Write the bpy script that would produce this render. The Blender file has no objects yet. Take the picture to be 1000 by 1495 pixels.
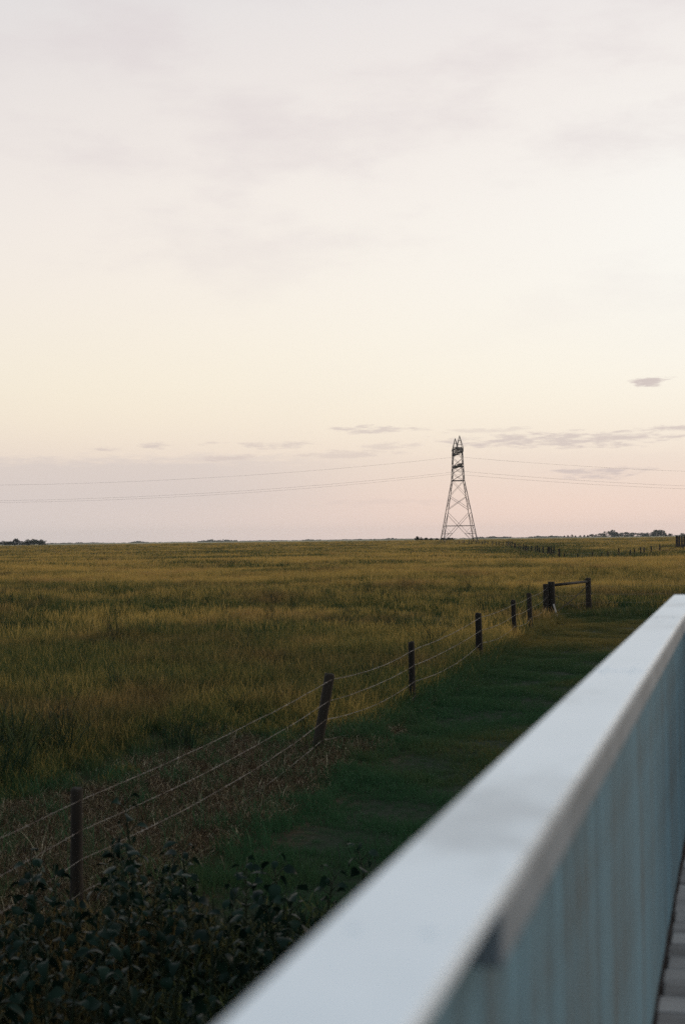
import bpy, bmesh, math, random
import numpy as np
from mathutils import Vector, Matrix

random.seed(7)
rng = np.random.default_rng(11)
R = math.radians
scene = bpy.context.scene
col = scene.collection

# ------------------------------------------------------------------ camera
EYE = 3.3
cam_d = bpy.data.cameras.new('camera')
cam = bpy.data.objects.new('camera', cam_d)
col.objects.link(cam)
cam.matrix_world = (Matrix.Translation((0, 0, EYE)) @ Matrix.Rotation(R(91.118), 4, 'X')
                    @ Matrix.Rotation(R(-0.75), 4, 'Z'))
cam_d.sensor_fit = 'VERTICAL'
cam_d.sensor_height = 36.0
cam_d.lens = 50.0
cam_d.clip_start = 0.05
cam_d.clip_end = 40000
cam_d.dof.use_dof = True
cam_d.dof.focus_distance = 60.0
cam_d.dof.aperture_fstop = 3.0
scene.camera = cam

# ------------------------------------------------------------------ colour management
vs = scene.view_settings
vs.view_transform = 'Standard'
vs.look = 'None'
vs.exposure = 0.0
vs.gamma = 1.0
vs.use_curve_mapping = False
scene.cycles.use_denoising = False        # a little sampling grain suits the film photograph
scene.cycles.max_bounces = 8
scene.cycles.volume_bounces = 1
scene.cycles.caustics_reflective = False
scene.cycles.caustics_refractive = False

SUN_AZ, SUN_EL = 52.0, 5.0      # degrees clockwise from the view axis (+Y), above the horizon


def lin(r, g, b):
    f = lambda c: (c / 12.92 if c <= .04045 else ((c + .055) / 1.055) ** 2.4)
    return (f(r / 255), f(g / 255), f(b / 255), 1.0)


class NT:
    """small helper to wire shader nodes"""
    def __init__(self, tree):
        self.t = tree

    def n(self, typ, **kw):
        nd = self.t.nodes.new(typ)
        for k, v in kw.items():
            setattr(nd, k, v)
        return nd

    def put(self, sock, v):
        if isinstance(v, bpy.types.NodeSocket):
            self.t.links.new(v, sock)
        else:
            sock.default_value = v

    def m(self, op, a, b=None, c=None, clamp=False):
        nd = self.n('ShaderNodeMath', operation=op, use_clamp=clamp)
        self.put(nd.inputs[0], a)
        if b is not None:
            self.put(nd.inputs[1], b)
        if c is not None:
            self.put(nd.inputs[2], c)
        return nd.outputs[0]

    def ss(self, x, lo, hi, a=0.0, b=1.0):
        nd = self.n('ShaderNodeMapRange', interpolation_type='SMOOTHSTEP')
        self.put(nd.inputs['Value'], x)
        nd.inputs['From Min'].default_value = lo
        nd.inputs['From Max'].default_value = hi
        nd.inputs['To Min'].default_value = a
        nd.inputs['To Max'].default_value = b
        return nd.outputs[0]

    def ramp(self, x, stops, interp='LINEAR'):
        nd = self.n('ShaderNodeValToRGB')
        cr = nd.color_ramp
        cr.interpolation = interp
        while len(cr.elements) < len(stops):
            cr.elements.new(0.5)
        for e, (p, c) in zip(cr.elements, stops):
            e.position = p
            e.color = c if len(c) == 4 else (*c, 1)
        self.put(nd.inputs[0], x)
        return nd.outputs[0]

    def mix(self, f, a, b, blend='MIX'):
        nd = self.n('ShaderNodeMix', data_type='RGBA', blend_type=blend)
        self.put(nd.inputs[0], f)
        for s, v in ((nd.inputs[6], a), (nd.inputs[7], b)):
            if not isinstance(v, bpy.types.NodeSocket) and len(v) == 3:
                v = (*v, 1)
            self.put(s, v)
        return nd.outputs[2]

    def noise(self, vec, scale, detail=3, rough=.55, dim='3D'):
        nd = self.n('ShaderNodeTexNoise', noise_dimensions=dim)
        if vec is not None:
            self.put(nd.inputs['Vector'], vec)
        nd.inputs['Scale'].default_value = scale
        nd.inputs['Detail'].default_value = detail
        nd.inputs['Roughness'].default_value = rough
        return nd.outputs[0]

    def xyz(self, x, y, z):
        nd = self.n('ShaderNodeCombineXYZ')
        for s, v in zip(nd.inputs, (x, y, z)):
            self.put(s, v)
        return nd.outputs[0]

    def sep(self, v):
        nd = self.n('ShaderNodeSeparateXYZ')
        self.put(nd.inputs[0], v)
        return nd.outputs


# ------------------------------------------------------------------ sky
world = bpy.data.worlds.new('World')
scene.world = world
world.use_nodes = True
wt = NT(world.node_tree)
world.node_tree.nodes.clear()
tc = wt.n('ShaderNodeTexCoord')
dx, dy, dz = wt.sep(tc.outputs['Generated'])
az = wt.m('MULTIPLY', wt.m('ARCTAN2', dx, dy), 180 / math.pi)
el = wt.m('MULTIPLY', wt.m('ARCSINE', dz), 180 / math.pi)
sun_cos = wt.m('ADD', wt.m('MULTIPLY', dx, math.sin(R(38))), wt.m('MULTIPLY', dy, math.cos(R(38))))
# thin high overcast, coloured by elevation; a warm side and a side turned away from the sunset
def elp(e):
    return math.sqrt(max(e, 0) / 90.0)
elr = wt.m('SQRT', wt.m('DIVIDE', wt.m('MAXIMUM', el, 0.0), 90.0))
warm = wt.ramp(elr, [(elp(0), lin(238, 213, 204)), (elp(1.3), lin(246, 216, 199)), (elp(3.0), lin(240, 222, 206)),
                     (elp(4.6), lin(248, 236, 217)), (elp(6.5), lin(250, 242, 225)), (elp(9.5), lin(249, 243, 232)),
                     (elp(13), lin(246, 240, 233)), (elp(17), lin(240, 233, 228)), (elp(21), lin(235, 229, 227)),
                     (elp(34), lin(222, 224, 227)), (elp(60), lin(184, 206, 223)), (1.0, lin(172, 200, 222))], 'B_SPLINE')
cool = wt.ramp(elr, [(elp(0), lin(222, 208, 203)), (elp(1.5), lin(223, 209, 202)), (elp(3.2), lin(234, 217, 203)),
                     (elp(4.6), lin(244, 230, 210)), (elp(6.5), lin(246, 236, 216)), (elp(9.5), lin(245, 236, 224)),
                     (elp(13), lin(242, 234, 227)), (elp(17), lin(234, 227, 223)), (elp(21), lin(227, 222, 221)),
                     (elp(34), lin(215, 218, 222)), (elp(60), lin(182, 204, 222)), (1.0, lin(172, 200, 222))], 'B_SPLINE')
side = wt.ss(az, -15.0, 9.0)
back = wt.ss(sun_cos, -0.7, 0.75)
veil = wt.mix(side, cool, warm)
veil = wt.mix(back, wt.mix(elr, lin(158, 168, 186), lin(184, 202, 216)), veil)
# glow where the sunset is behind the veil
ga = wt.m('DIVIDE', wt.m('SUBTRACT', az, 20.0), 11.0)
ge = wt.m('DIVIDE', wt.m('SUBTRACT', el, 12.0), 6.5)
glow = wt.m('EXPONENT', wt.m('MULTIPLY', wt.m('ADD', wt.m('MULTIPLY', ga, ga), wt.m('MULTIPLY', ge, ge)), -1.0))
veil = wt.mix(wt.m('MULTIPLY', glow, 0.75), veil, lin(250, 250, 246))
# faint broad streaks high up
hv = wt.xyz(wt.m('MULTIPLY', az, .10), wt.m('MULTIPLY', el, .28), 3.0)
streak = wt.ss(wt.noise(hv, 1.0, 5, .6), .44, .72)
streak = wt.m('MULTIPLY', streak, wt.ss(el, 7.0, 14.0, 0.05, .42))
veil = wt.mix(streak, veil, lin(216, 206, 208))
# low bank of mauve cloud and the small clouds above it
nv = wt.xyz(wt.m('MULTIPLY', az, .55), wt.m('MULTIPLY', el, 1.9), 0.0)
n1 = wt.m('SUBTRACT', wt.noise(nv, 1.0, 6, .62), .5)
nv2 = wt.xyz(wt.m('MULTIPLY', az, .95), wt.m('MULTIPLY', el, 5.5), 7.0)
n2 = wt.m('SUBTRACT', wt.noise(nv2, 1.0, 5, .65), .5)
elw = wt.m('ADD', el, wt.m('MULTIPLY', n1, .35))
azw = wt.m('ADD', az, wt.m('MULTIPLY', n1, 1.6))
bank = wt.ss(wt.m('ADD', elw, wt.m('MULTIPLY', n2, 1.3)), 3.0, 3.62, 1.0, 0.0)
bank = wt.m('MULTIPLY', bank, wt.ss(azw, -7.0, 3.5, 1.0, .15))
bank = wt.m('MULTIPLY', bank, wt.ss(elw, .5, 2.1, .30, 1.0))
veil = wt.mix(wt.m('MULTIPLY', bank, .62), veil, lin(212, 201, 197))
total = None
for (a, e, w, h, st) in [(12.15, 6.05, .85, .24, 1.0), (1.5, 4.42, 2.6, .17, .7), (8.8, 3.86, 5.4, .36, .8),
                         (13.3, 4.2, 2.2, .14, .8), (10.0, 2.52, 1.9, .28, .85), (-2.6, 3.82, 1.6, .20, .6),
                         (-7.5, 3.85, .7, .16, .7), (-9.4, 3.72, .8, .10, .6), (-4.6, 3.36, 1.8, .15, .6), (.2, 3.45, 2.6, .2, .5),
                         (1.9, 3.72, 1.5, .18, .45), (12.0, 2.66, .8, .11, .5), (-5.3, 3.95, .7, .08, .5),
                         (5.8, 4.30, 2.2, .12, .4), (2.0, 1.45, 3.5, .20, .18), (20.0, 3.6, 5.0, .3, .5),
                         (-20.0, 4.3, 5.0, .25, .5)]:
    u = wt.m('DIVIDE', wt.m('SUBTRACT', azw, a), w)
    v = wt.m('DIVIDE', wt.m('SUBTRACT', elw, e), h)
    q = wt.m('SUBTRACT', 1.0, wt.m('ADD', wt.m('MULTIPLY', u, u), wt.m('MULTIPLY', v, v)))
    q = wt.m('ADD', q, wt.m('MULTIPLY', n2, 5.0))
    q = wt.m('MULTIPLY', wt.ss(q, .0, 1.25), st)
    total = q if total is None else wt.m('MAXIMUM', total, q)
veil = wt.mix(wt.m('MULTIPLY', total, .85), veil, lin(203, 189, 186))
sky = wt.n('ShaderNodeTexSky', sky_type='NISHITA', sun_disc=False)
sky.sun_elevation = R(SUN_EL)
sky.sun_rotation = R(SUN_AZ)
sky.air_density = 1.0
sky.dust_density = 2.0
bg1 = wt.n('ShaderNodeBackground')
bg1.inputs['Strength'].default_value = 0.05
wt.put(bg1.inputs['Color'], sky.outputs[0])
bg2 = wt.n('ShaderNodeBackground')
bg2.inputs['Strength'].default_value = 1.055
wt.put(bg2.inputs['Color'], veil)
mx = wt.n('ShaderNodeMixShader')
mx.inputs[0].default_value = 0.96           # how much of the clear sky the thin cloud covers
wt.put(mx.inputs[1], bg1.outputs[0])
wt.put(mx.inputs[2], bg2.outputs[0])
wo = wt.n('ShaderNodeOutputWorld')
wt.put(wo.inputs[0], mx.outputs[0])

# ------------------------------------------------------------------ sun: nearly set, behind thin cloud
sd = bpy.data.lights.new('sun', 'SUN')
sd.energy = 0.5
sd.color = (1.0, .80, .62)
sd.angle = R(12)
so = bpy.data.objects.new('sun', sd)
col.objects.link(so)
sdir = Vector((math.sin(R(SUN_AZ)) * math.cos(R(SUN_EL)), math.cos(R(SUN_AZ)) * math.cos(R(SUN_EL)), math.sin(R(SUN_EL))))
so.rotation_euler = sdir.to_track_quat('Z', 'Y').to_euler()
so.location = sdir * 200


# ------------------------------------------------------------------ helpers
def tag(o, label=None, cat=None, group=None, kind=None):
    if label: o['label'] = label
    if cat: o['category'] = cat
    if group: o['group'] = group
    if kind: o['kind'] = kind
    return o


def empty(name, loc=(0, 0, 0), rz=0.0, parent=None):
    o = bpy.data.objects.new(name, None)
    o.empty_display_size = .2
    col.objects.link(o)
    o.location = loc
    o.rotation_euler = (0, 0, rz)
    if parent: o.parent = parent
    return o


def link(name, me, mat=None, parent=None):
    o = bpy.data.objects.new(name, me)
    if mat is not None and not me.materials:
        me.materials.append(mat)
    col.objects.link(o)
    if parent: o.parent = parent
    return o


class MB:
    """collects simple solids, then links them as ONE mesh object"""
    def __init__(self):
        self.v, self.f = [], []

    def add(self, vs_, fs_):
        k = len(self.v)
        self.v += [tuple(p) for p in vs_]
        self.f += [tuple(i + k for i in q) for q in fs_]

    def box(self, x0, x1, y0, y1, z0, z1):
        self.add([(x0, y0, z0), (x1, y0, z0), (x1, y1, z0), (x0, y1, z0), (x0, y0, z1), (x1, y0, z1), (x1, y1, z1), (x0, y1, z1)],
                 [(3, 2, 1, 0), (4, 5, 6, 7), (0, 1, 5, 4), (1, 2, 6, 5), (2, 3, 7, 6), (3, 0, 4, 7)])

    def beam(self, a, b, w, h=None):
        a, b = Vector(a), Vector(b)
        h = h or w
        d = (b - a).normalized()
        up = Vector((0, 0, 1)) if abs(d.z) < .95 else Vector((1, 0, 0))
        s = d.cross(up).normalized() * (w / 2)
        t = s.cross(d).normalized() * (h / 2)
        self.add([a - s - t, a + s - t, a + s + t, a - s + t, b - s - t, b + s - t, b + s + t, b - s + t],
                 [(3, 2, 1, 0), (4, 5, 6, 7), (0, 1, 5, 4), (1, 2, 6, 5), (2, 3, 7, 6), (3, 0, 4, 7)])

    def tube(self, pts, r, n=5):
        pts = [Vector(p) for p in pts]
        rs = r if isinstance(r, (list, tuple)) else [r] * len(pts)
        rings = []
        for i, p in enumerate(pts):
            d = (pts[min(i + 1, len(pts) - 1)] - pts[max(i - 1, 0)]).normalized()
            up = Vector((0, 0, 1)) if abs(d.z) < .9 else Vector((1, 0, 0))
            s = d.cross(up).normalized()
            t = s.cross(d).normalized()
            rings.append([p + (s * math.cos(2 * math.pi * j / n) + t * math.sin(2 * math.pi * j / n)) * rs[i] for j in range(n)])
        vs_ = [q for rg in rings for q in rg]
        fs_ = []
        for i in range(len(pts) - 1):
            for j in range(n):
                a, b = i * n + j, i * n + (j + 1) % n
                fs_.append((a, b, b + n, a + n))
        fs_.append(tuple(range(n))[::-1])
        fs_.append(tuple(range((len(pts) - 1) * n, len(pts) * n)))
        self.add(vs_, fs_)

    def mesh(self, name, smooth=False):
        me = bpy.data.meshes.new(name)
        me.from_pydata(self.v, [], self.f)
        if smooth:
            me.polygons.foreach_set('use_smooth', [True] * len(me.polygons))
        me.update()
        return me

    def build(self, name, mat, parent=None, smooth=False):
        return link(name, self.mesh(name, smooth), mat, parent)


def new_mat(name):
    m = bpy.data.materials.new(name)
    m.use_nodes = True
    nt = NT(m.node_tree)
    m.node_tree.nodes.clear()
    out = nt.n('ShaderNodeOutputMaterial')
    b = nt.n('ShaderNodeBsdfPrincipled')
    nt.put(out.inputs[0], b.outputs[0])
    return m, nt, b, out


def bump(nt, b, h, strength, dist):
    bp = nt.n('ShaderNodeBump')
    bp.inputs['Strength'].default_value = strength
    bp.inputs['Distance'].default_value = dist
    nt.put(bp.inputs['Height'], h)
    nt.put(b.inputs['Normal'], bp.outputs[0])


# ------------------------------------------------------------------ terrain shape
def sstep(a, b, x):
    t = np.clip((x - a) / (b - a), 0, 1)      # also works with a > b
    return t * t * (3 - 2 * t)


def height(x, y):
    x = np.asarray(x, float); y = np.asarray(y, float)
    D = np.hypot(x, y)
    z = 1.8 * sstep(200, 900, D)
    und = (np.sin(x * .031 + 1.3 * np.sin(y * .017)) * np.cos(y * .045 + .4) + .6 * np.sin(x * .073 - y * .061 + 2.0)
           + .5 * np.sin(y * .11 + 1.1 * np.sin(x * .05)))
    z = z + .16 * und * sstep(70, 130, D) * (1 - .5 * sstep(300, 700, D))
    # shallow wet hollow along the far fence on the right
    cx = 36 + .06 * (y - 205)
    z = z - .30 * np.exp(-((y - 101 - 3 * np.sin(x * .17)) / 2.2) ** 2) * np.exp(-((x + 16) / 13) ** 2)
    z = z - .35 * np.exp(-((x - cx) / 14) ** 2) * sstep(190, 225, y) * (1 - sstep(330, 420, y))
    # small lumps near the house
    z = z + .025 * (np.sin(x * 1.9 + .7) * np.cos(y * 1.3) + np.sin(x * .8 - y * 1.1)) * (1 - sstep(60, 80, D))
    return z


def hz(x, y):
    return float(height(x, y))


FS = .2413       # slope of the near fence line


def fence_s(x, y):
    """signed distance from the near fence, positive on the lawn's side"""
    return .972 * (np.asarray(x) + 5.506 - FS * np.asarray(y))


# ------------------------------------------------------------------ vegetation tone, shared by ground and blades
tone_g = bpy.data.node_groups.new('meadow_tone', 'ShaderNodeTree')
tone_g.interface.new_socket('tone', in_out='OUTPUT', socket_type='NodeSocketFloat')
tone_g.interface.new_socket('fine', in_out='OUTPUT', socket_type='NodeSocketFloat')
tone_g.interface.new_socket('red', in_out='OUTPUT', socket_type='NodeSocketFloat')
tone_g.interface.new_socket('side', in_out='OUTPUT', socket_type='NodeSocketFloat')
tn = NT(tone_g)
go = tn.n('NodeGroupOutput')
geo = tn.n('ShaderNodeNewGeometry')
px, py, pz = tn.sep(geo.outputs['Position'])
v1 = tn.xyz(tn.m('MULTIPLY', px, .022), tn.m('MULTIPLY', py, .032), 0.0)
v2 = tn.xyz(tn.m('MULTIPLY', px, .09), tn.m('MULTIPLY', py, .07), 5.0)
v3 = tn.xyz(tn.m('MULTIPLY', px, .5), tn.m('MULTIPLY', py, .22), 9.0)
a1 = tn.m('SUBTRACT', tn.noise(v1, 1.0, 4, .55), .5)
a2 = tn.m('SUBTRACT', tn.noise(v2, 1.0, 3, .55), .5)
a3 = tn.m('SUBTRACT', tn.noise(v3, 1.0, 3, .6), .5)
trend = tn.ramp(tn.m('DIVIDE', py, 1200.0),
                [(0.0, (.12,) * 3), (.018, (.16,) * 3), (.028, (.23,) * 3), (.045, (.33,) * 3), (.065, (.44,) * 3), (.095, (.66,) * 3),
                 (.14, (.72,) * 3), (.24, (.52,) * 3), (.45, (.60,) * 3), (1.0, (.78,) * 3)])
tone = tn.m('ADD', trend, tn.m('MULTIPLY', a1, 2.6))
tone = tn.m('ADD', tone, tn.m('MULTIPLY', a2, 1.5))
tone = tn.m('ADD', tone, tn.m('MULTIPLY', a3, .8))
# lush strip in the hollow along the far fence
cxn = tn.m('ADD', 36.0, tn.m('MULTIPLY', tn.m('SUBTRACT', py, 205.0), .06))
hol = tn.m('ABSOLUTE', tn.m('SUBTRACT', px, tn.m('ADD', cxn, tn.m('MULTIPLY', a2, 22.0))))
hol = tn.m('MULTIPLY', tn.ss(hol, 8.0, 17.0, 1.0, 0.0), tn.m('MULTIPLY', tn.ss(py, 195, 225), tn.ss(py, 330, 430, 1.0, 0.0)))
tone = tn.m('ADD', tn.m('MULTIPLY', tn.m('SUBTRACT', tone, .5), 1.3), .33)
# a winding dry gully across the left of the field
gul = tn.m('ABSOLUTE', tn.m('SUBTRACT', py, tn.m('ADD', 101.0, tn.m('ADD', tn.m('MULTIPLY', a2, 16.0), tn.m('MULTIPLY', tn.m('SINE', tn.m('MULTIPLY', px, .17)), 3.0)))))
gul = tn.m('MULTIPLY', tn.ss(gul, .8, 3.6, 1.0, 0.0), tn.ss(tn.m('ABSOLUTE', tn.m('ADD', px, 16.0)), 8.0, 20.0, 1.0, 0.0))
tone = tn.m('SUBTRACT', tone, tn.m('MULTIPLY', gul, .6))
tone = tn.m('SUBTRACT', tone, tn.m('MULTIPLY', hol, .75), clamp=True)
fs = tn.m('MULTIPLY', tn.m('SUBTRACT', tn.m('ADD', px, 5.506), tn.m('MULTIPLY', py, FS)), .972)
tn.put(go.inputs['tone'], tone)
red = tn.noise(tn.xyz(tn.m('MULTIPLY', px, .16), tn.m('MULTIPLY', py, .10), 31.0), 1.0, 4, .65)
tn.put(go.inputs['red'], tn.ss(red, .48, .68))
tn.put(go.inputs['fine'], tn.m('ADD', a3, .5))
tn.put(go.inputs['side'], fs)


def tone_node(nt):
    g = nt.n('ShaderNodeGroup')
    g.node_tree = tone_g
    return g.outputs


GREEN = (.026, .060, .022)
OLIVE = (.082, .092, .025)
GOLD = (.56, .355, .095)


def blade_mat(name, green, gold, lawn=False, transl=.35):
    m, nt, b, out = new_mat(name)
    to = tone_node(nt)
    at = nt.n('ShaderNodeAttribute', attribute_name='blade')
    t_, k_, r_ = nt.sep(at.outputs['Vector'])
    oi = nt.n('ShaderNodeObjectInfo')
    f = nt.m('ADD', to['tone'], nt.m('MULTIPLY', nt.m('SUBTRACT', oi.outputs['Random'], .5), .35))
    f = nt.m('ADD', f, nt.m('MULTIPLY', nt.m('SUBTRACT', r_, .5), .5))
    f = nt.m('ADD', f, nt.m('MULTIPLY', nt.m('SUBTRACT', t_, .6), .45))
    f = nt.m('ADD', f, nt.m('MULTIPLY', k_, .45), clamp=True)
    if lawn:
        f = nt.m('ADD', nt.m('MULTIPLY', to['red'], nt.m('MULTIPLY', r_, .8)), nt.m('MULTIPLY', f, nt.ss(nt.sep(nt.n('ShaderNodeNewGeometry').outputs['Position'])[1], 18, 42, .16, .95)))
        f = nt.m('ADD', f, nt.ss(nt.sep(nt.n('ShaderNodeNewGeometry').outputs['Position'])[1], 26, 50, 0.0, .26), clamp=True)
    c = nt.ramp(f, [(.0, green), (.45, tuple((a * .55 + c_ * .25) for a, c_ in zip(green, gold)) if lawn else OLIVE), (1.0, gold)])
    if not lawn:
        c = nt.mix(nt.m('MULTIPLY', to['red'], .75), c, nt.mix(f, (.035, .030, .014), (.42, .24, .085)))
    b.inputs['Roughness'].default_value = .7
    b.inputs['Specular IOR Level'].default_value = .12
    nt.put(b.inputs['Base Color'], c)
    tr = nt.n('ShaderNodeBsdfTranslucent')
    nt.put(tr.inputs[0], c)
    ms = nt.n('ShaderNodeMixShader')
    ms.inputs[0].default_value = transl
    nt.put(ms.inputs[1], b.outputs[0]); nt.put(ms.inputs[2], tr.outputs[0])
    nt.put(out.inputs[0], ms.outputs[0])
    return m


M = {}
M['meadow'] = blade_mat('meadow_blades', GREEN, GOLD)
M['lawn'] = blade_mat('lawn_blades', (.030, .080, .032), (.20, .145, .040), lawn=True, transl=.3)

# ground
m, nt, b, out = new_mat('ground_soil')
to = tone_node(nt)
g = nt.n('ShaderNodeNewGeometry')
gx, gy, _ = nt.sep(g.outputs['Position'])
fine = nt.noise(g.outputs['Position'], 6.0, 5, .65)
far_n = nt.noise(nt.xyz(nt.m('MULTIPLY', gx, .25), nt.m('MULTIPLY', gy, .08), 0.0), 1.0, 4, .7)
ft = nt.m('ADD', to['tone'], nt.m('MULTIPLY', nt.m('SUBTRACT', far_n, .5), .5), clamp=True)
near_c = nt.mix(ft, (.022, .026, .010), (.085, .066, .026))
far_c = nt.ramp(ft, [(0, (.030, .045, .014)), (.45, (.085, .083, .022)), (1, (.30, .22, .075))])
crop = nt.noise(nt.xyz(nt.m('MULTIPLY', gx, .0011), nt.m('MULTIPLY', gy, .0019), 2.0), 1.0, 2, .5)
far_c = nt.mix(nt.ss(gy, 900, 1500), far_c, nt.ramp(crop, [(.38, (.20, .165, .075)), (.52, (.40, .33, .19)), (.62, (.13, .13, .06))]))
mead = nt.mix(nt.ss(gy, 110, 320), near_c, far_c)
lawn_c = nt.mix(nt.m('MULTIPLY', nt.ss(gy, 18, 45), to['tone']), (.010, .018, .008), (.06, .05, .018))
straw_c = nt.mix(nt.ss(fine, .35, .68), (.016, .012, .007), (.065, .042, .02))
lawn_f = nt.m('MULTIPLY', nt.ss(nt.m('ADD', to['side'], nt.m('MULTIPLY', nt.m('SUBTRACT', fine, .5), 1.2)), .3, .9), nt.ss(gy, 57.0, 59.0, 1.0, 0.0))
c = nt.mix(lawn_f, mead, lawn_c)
sf = nt.m('MULTIPLY', nt.ss(nt.m('ABSOLUTE', nt.m('ADD', to['side'], .6)), 1.2, 2.2, 1.0, 0.0), nt.ss(gy, 20, 27, 1.0, 0.0))
c = nt.mix(sf, c, straw_c)
nt.put(b.inputs['Base Color'], c)
b.inputs['Roughness'].default_value = 1.0
b.inputs['Specular IOR Level'].default_value = .1
bump(nt, b, fine, .5, .05)
M['ground'] = m

# ground sheet: a polar fan of rings round the camera, dense near, out to the horizon
radii = np.concatenate([[0.0], np.linspace(2, 60, 60), np.geomspace(63, 1000, 90), np.geomspace(1060, 6500, 24)])
nth = 240
th = np.linspace(0, 2 * np.pi, nth, endpoint=False)
gv = [(0, 0, hz(0, 0))]
for r_ in radii[1:]:
    xs, ys = r_ * np.sin(th), r_ * np.cos(th)
    zs = height(xs, ys)
    gv += list(zip(xs.tolist(), ys.tolist(), zs.tolist()))
gf = [(0, 1 + (j + 1) % nth, 1 + j) for j in range(nth)]
for i in range(len(radii) - 2):
    a, b_ = 1 + i * nth, 1 + (i + 1) * nth
    for j in range(nth):
        k = (j + 1) % nth
        gf.append((a + j, a + k, b_ + k, b_ + j))
me = bpy.data.meshes.new('ground')
me.from_pydata(gv, [], gf)
me.polygons.foreach_set('use_smooth', [True] * len(me.polygons))
me.update()
bm = bmesh.new(); bm.from_mesh(me)
bmesh.ops.recalc_face_normals(bm, faces=bm.faces)
bm.to_mesh(me); bm.free()
tag(link('ground', me, M['ground']), 'flat prairie ground of meadow and mown lawn reaching the horizon', kind='structure')


# ------------------------------------------------------------------ grass: tuft meshes and scattered instances
def tuft(name, n, rad, hmin, hmax, width, mat, lean=.35, heads=.3, segs=3, flat=False):
    V, F, A = [], [], []
    for i in range(n):
        ang = random.uniform(0, 2 * math.pi)
        rr = rad * math.sqrt(random.random())
        bx, by = rr * math.cos(ang), rr * math.sin(ang)
        h = random.uniform(hmin, hmax)
        la = random.uniform(0, 2 * math.pi)
        ln = random.uniform(.05, lean) * h
        ld = Vector((math.cos(la), math.sin(la), 0))
        sd_ = Vector((-ld.y, ld.x, 0))
        ta = random.uniform(0, math.pi)
        sd_ = Vector((math.cos(ta), math.sin(ta), 0))
        w = width * random.uniform(.7, 1.3)
        head = 1.0 if random.random() < heads else 0.0
        rv = random.random()
        k0 = len(V)
        for s in range(segs + 1):
            t = s / segs
            if flat:
                p = Vector((bx, by, .008)) + ld * (h * t) + Vector((0, 0, .05 * math.sin(math.pi * t) * random.uniform(.2, 1.4)))
            else:
                p = Vector((bx, by, 0)) + ld * (ln * t * t) + Vector((0, 0, h * (t - .12 * t * t * (ln / h) * 2)))
            ww = w * (1 - .75 * t)
            if head and s >= segs - 1:
                ww = w * (1.7 if s == segs - 1 else .5)
            V += [tuple(p - sd_ * ww * .5), tuple(p + sd_ * ww * .5)]
            hv_ = head if s >= segs - 1 else head * .35
            A += [(t, hv_, rv)] * 2
        for s in range(segs):
            a = k0 + s * 2
            F.append((a, a + 1, a + 3, a + 2))
    me = bpy.data.meshes.new(name)
    me.from_pydata(V, [], F)
    at = me.attributes.new('blade', 'FLOAT_VECTOR', 'POINT')
    at.data.foreach_set('vector', np.array(A, dtype=np.float32).ravel())
    me.materials.append(mat)
    me.update()
    return bpy.data.objects.new(name, me)


def scatter(name, pts, sources, smin, smax, label, zs=(.8, 1.25)):
    """one object whose geometry nodes put a tuft on every point"""
    coll = bpy.data.collections.new(name + '_tufts')
    for s in sources:
        coll.objects.link(s)
    n = len(pts)
    me = bpy.data.meshes.new(name)
    me.vertices.add(n)
    me.vertices.foreach_set('co', np.asarray(pts, dtype=np.float32).ravel())
    rot = np.zeros((n, 3), np.float32)
    rot[:, 2] = rng.uniform(0, 2 * np.pi, n)
    sc = rng.uniform(smin, smax, n) if np.isscalar(smin) else smin * rng.uniform(.75, 1.25, n)
    scv = np.stack([sc, sc, sc * rng.uniform(zs[0], zs[1], n)], 1).astype(np.float32)
    a = me.attributes.new('rot', 'FLOAT_VECTOR', 'POINT'); a.data.foreach_set('vector', rot.ravel())
    a = me.attributes.new('scl', 'FLOAT_VECTOR', 'POINT'); a.data.foreach_set('vector', scv.ravel())
    a = me.attributes.new('pick', 'INT', 'POINT'); a.data.foreach_set('value', rng.integers(0, len(sources), n).astype(np.int32))
    o = bpy.data.objects.new(name, me)
    col.objects.link(o)
    gtree = bpy.data.node_groups.new(name + '_scatter', 'GeometryNodeTree')
    gtree.interface.new_socket('Geometry', in_out='INPUT', socket_type='NodeSocketGeometry')
    gtree.interface.new_socket('Geometry', in_out='OUTPUT', socket_type='NodeSocketGeometry')
    N = gtree.nodes
    gi, g_o = N.new('NodeGroupInput'), N.new('NodeGroupOutput')
    ip = N.new('GeometryNodeInstanceOnPoints')
    ci = N.new('GeometryNodeCollectionInfo')
    ci.inputs['Collection'].default_value = coll
    ci.inputs['Separate Children'].default_value = True
    ci.inputs['Reset Children'].default_value = True
    ip.inputs['Pick Instance'].default_value = True
    L = gtree.links
    L.new(gi.outputs[0], ip.inputs['Points'])
    L.new(ci.outputs[0], ip.inputs['Instance'])
    for nm, dt, sk in (('rot', 'FLOAT_VECTOR', 'Rotation'), ('scl', 'FLOAT_VECTOR', 'Scale'), ('pick', 'INT', 'Instance Index')):
        na = N.new('GeometryNodeInputNamedAttribute')
        na.data_type = dt
        na.inputs['Name'].default_value = nm
        L.new(na.outputs[0], ip.inputs[sk])
    L.new(ip.outputs[0], g_o.inputs[0])
    md = o.modifiers.new('scatter', 'NODES')
    md.node_group = gtree
    return tag(o, label, kind='stuff')


def fan(d0, d1, dens, half=21.0):
    """random points in a fan in front of the camera between two distances"""
    A = R(half) * (d1 * d1 - d0 * d0)
    n = int(A * dens)
    D = np.sqrt(rng.uniform(d0 * d0, d1 * d1, n))
    a = rng.uniform(-R(half), R(half), n)
    return D * np.sin(a), D * np.cos(a)


def with_z(x, y):
    return np.stack([x, y, height(x, y)], 1)


def in_straw(x, y):
    s = fence_s(x, y)
    return (s > -2.4 + .5 * np.sin(y * 1.7)) & (s < .32 + .3 * np.sin(y * 2.3) * np.sin(y * .9 + x)) & (y < 23.5 + np.sin(x * 2))


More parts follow.
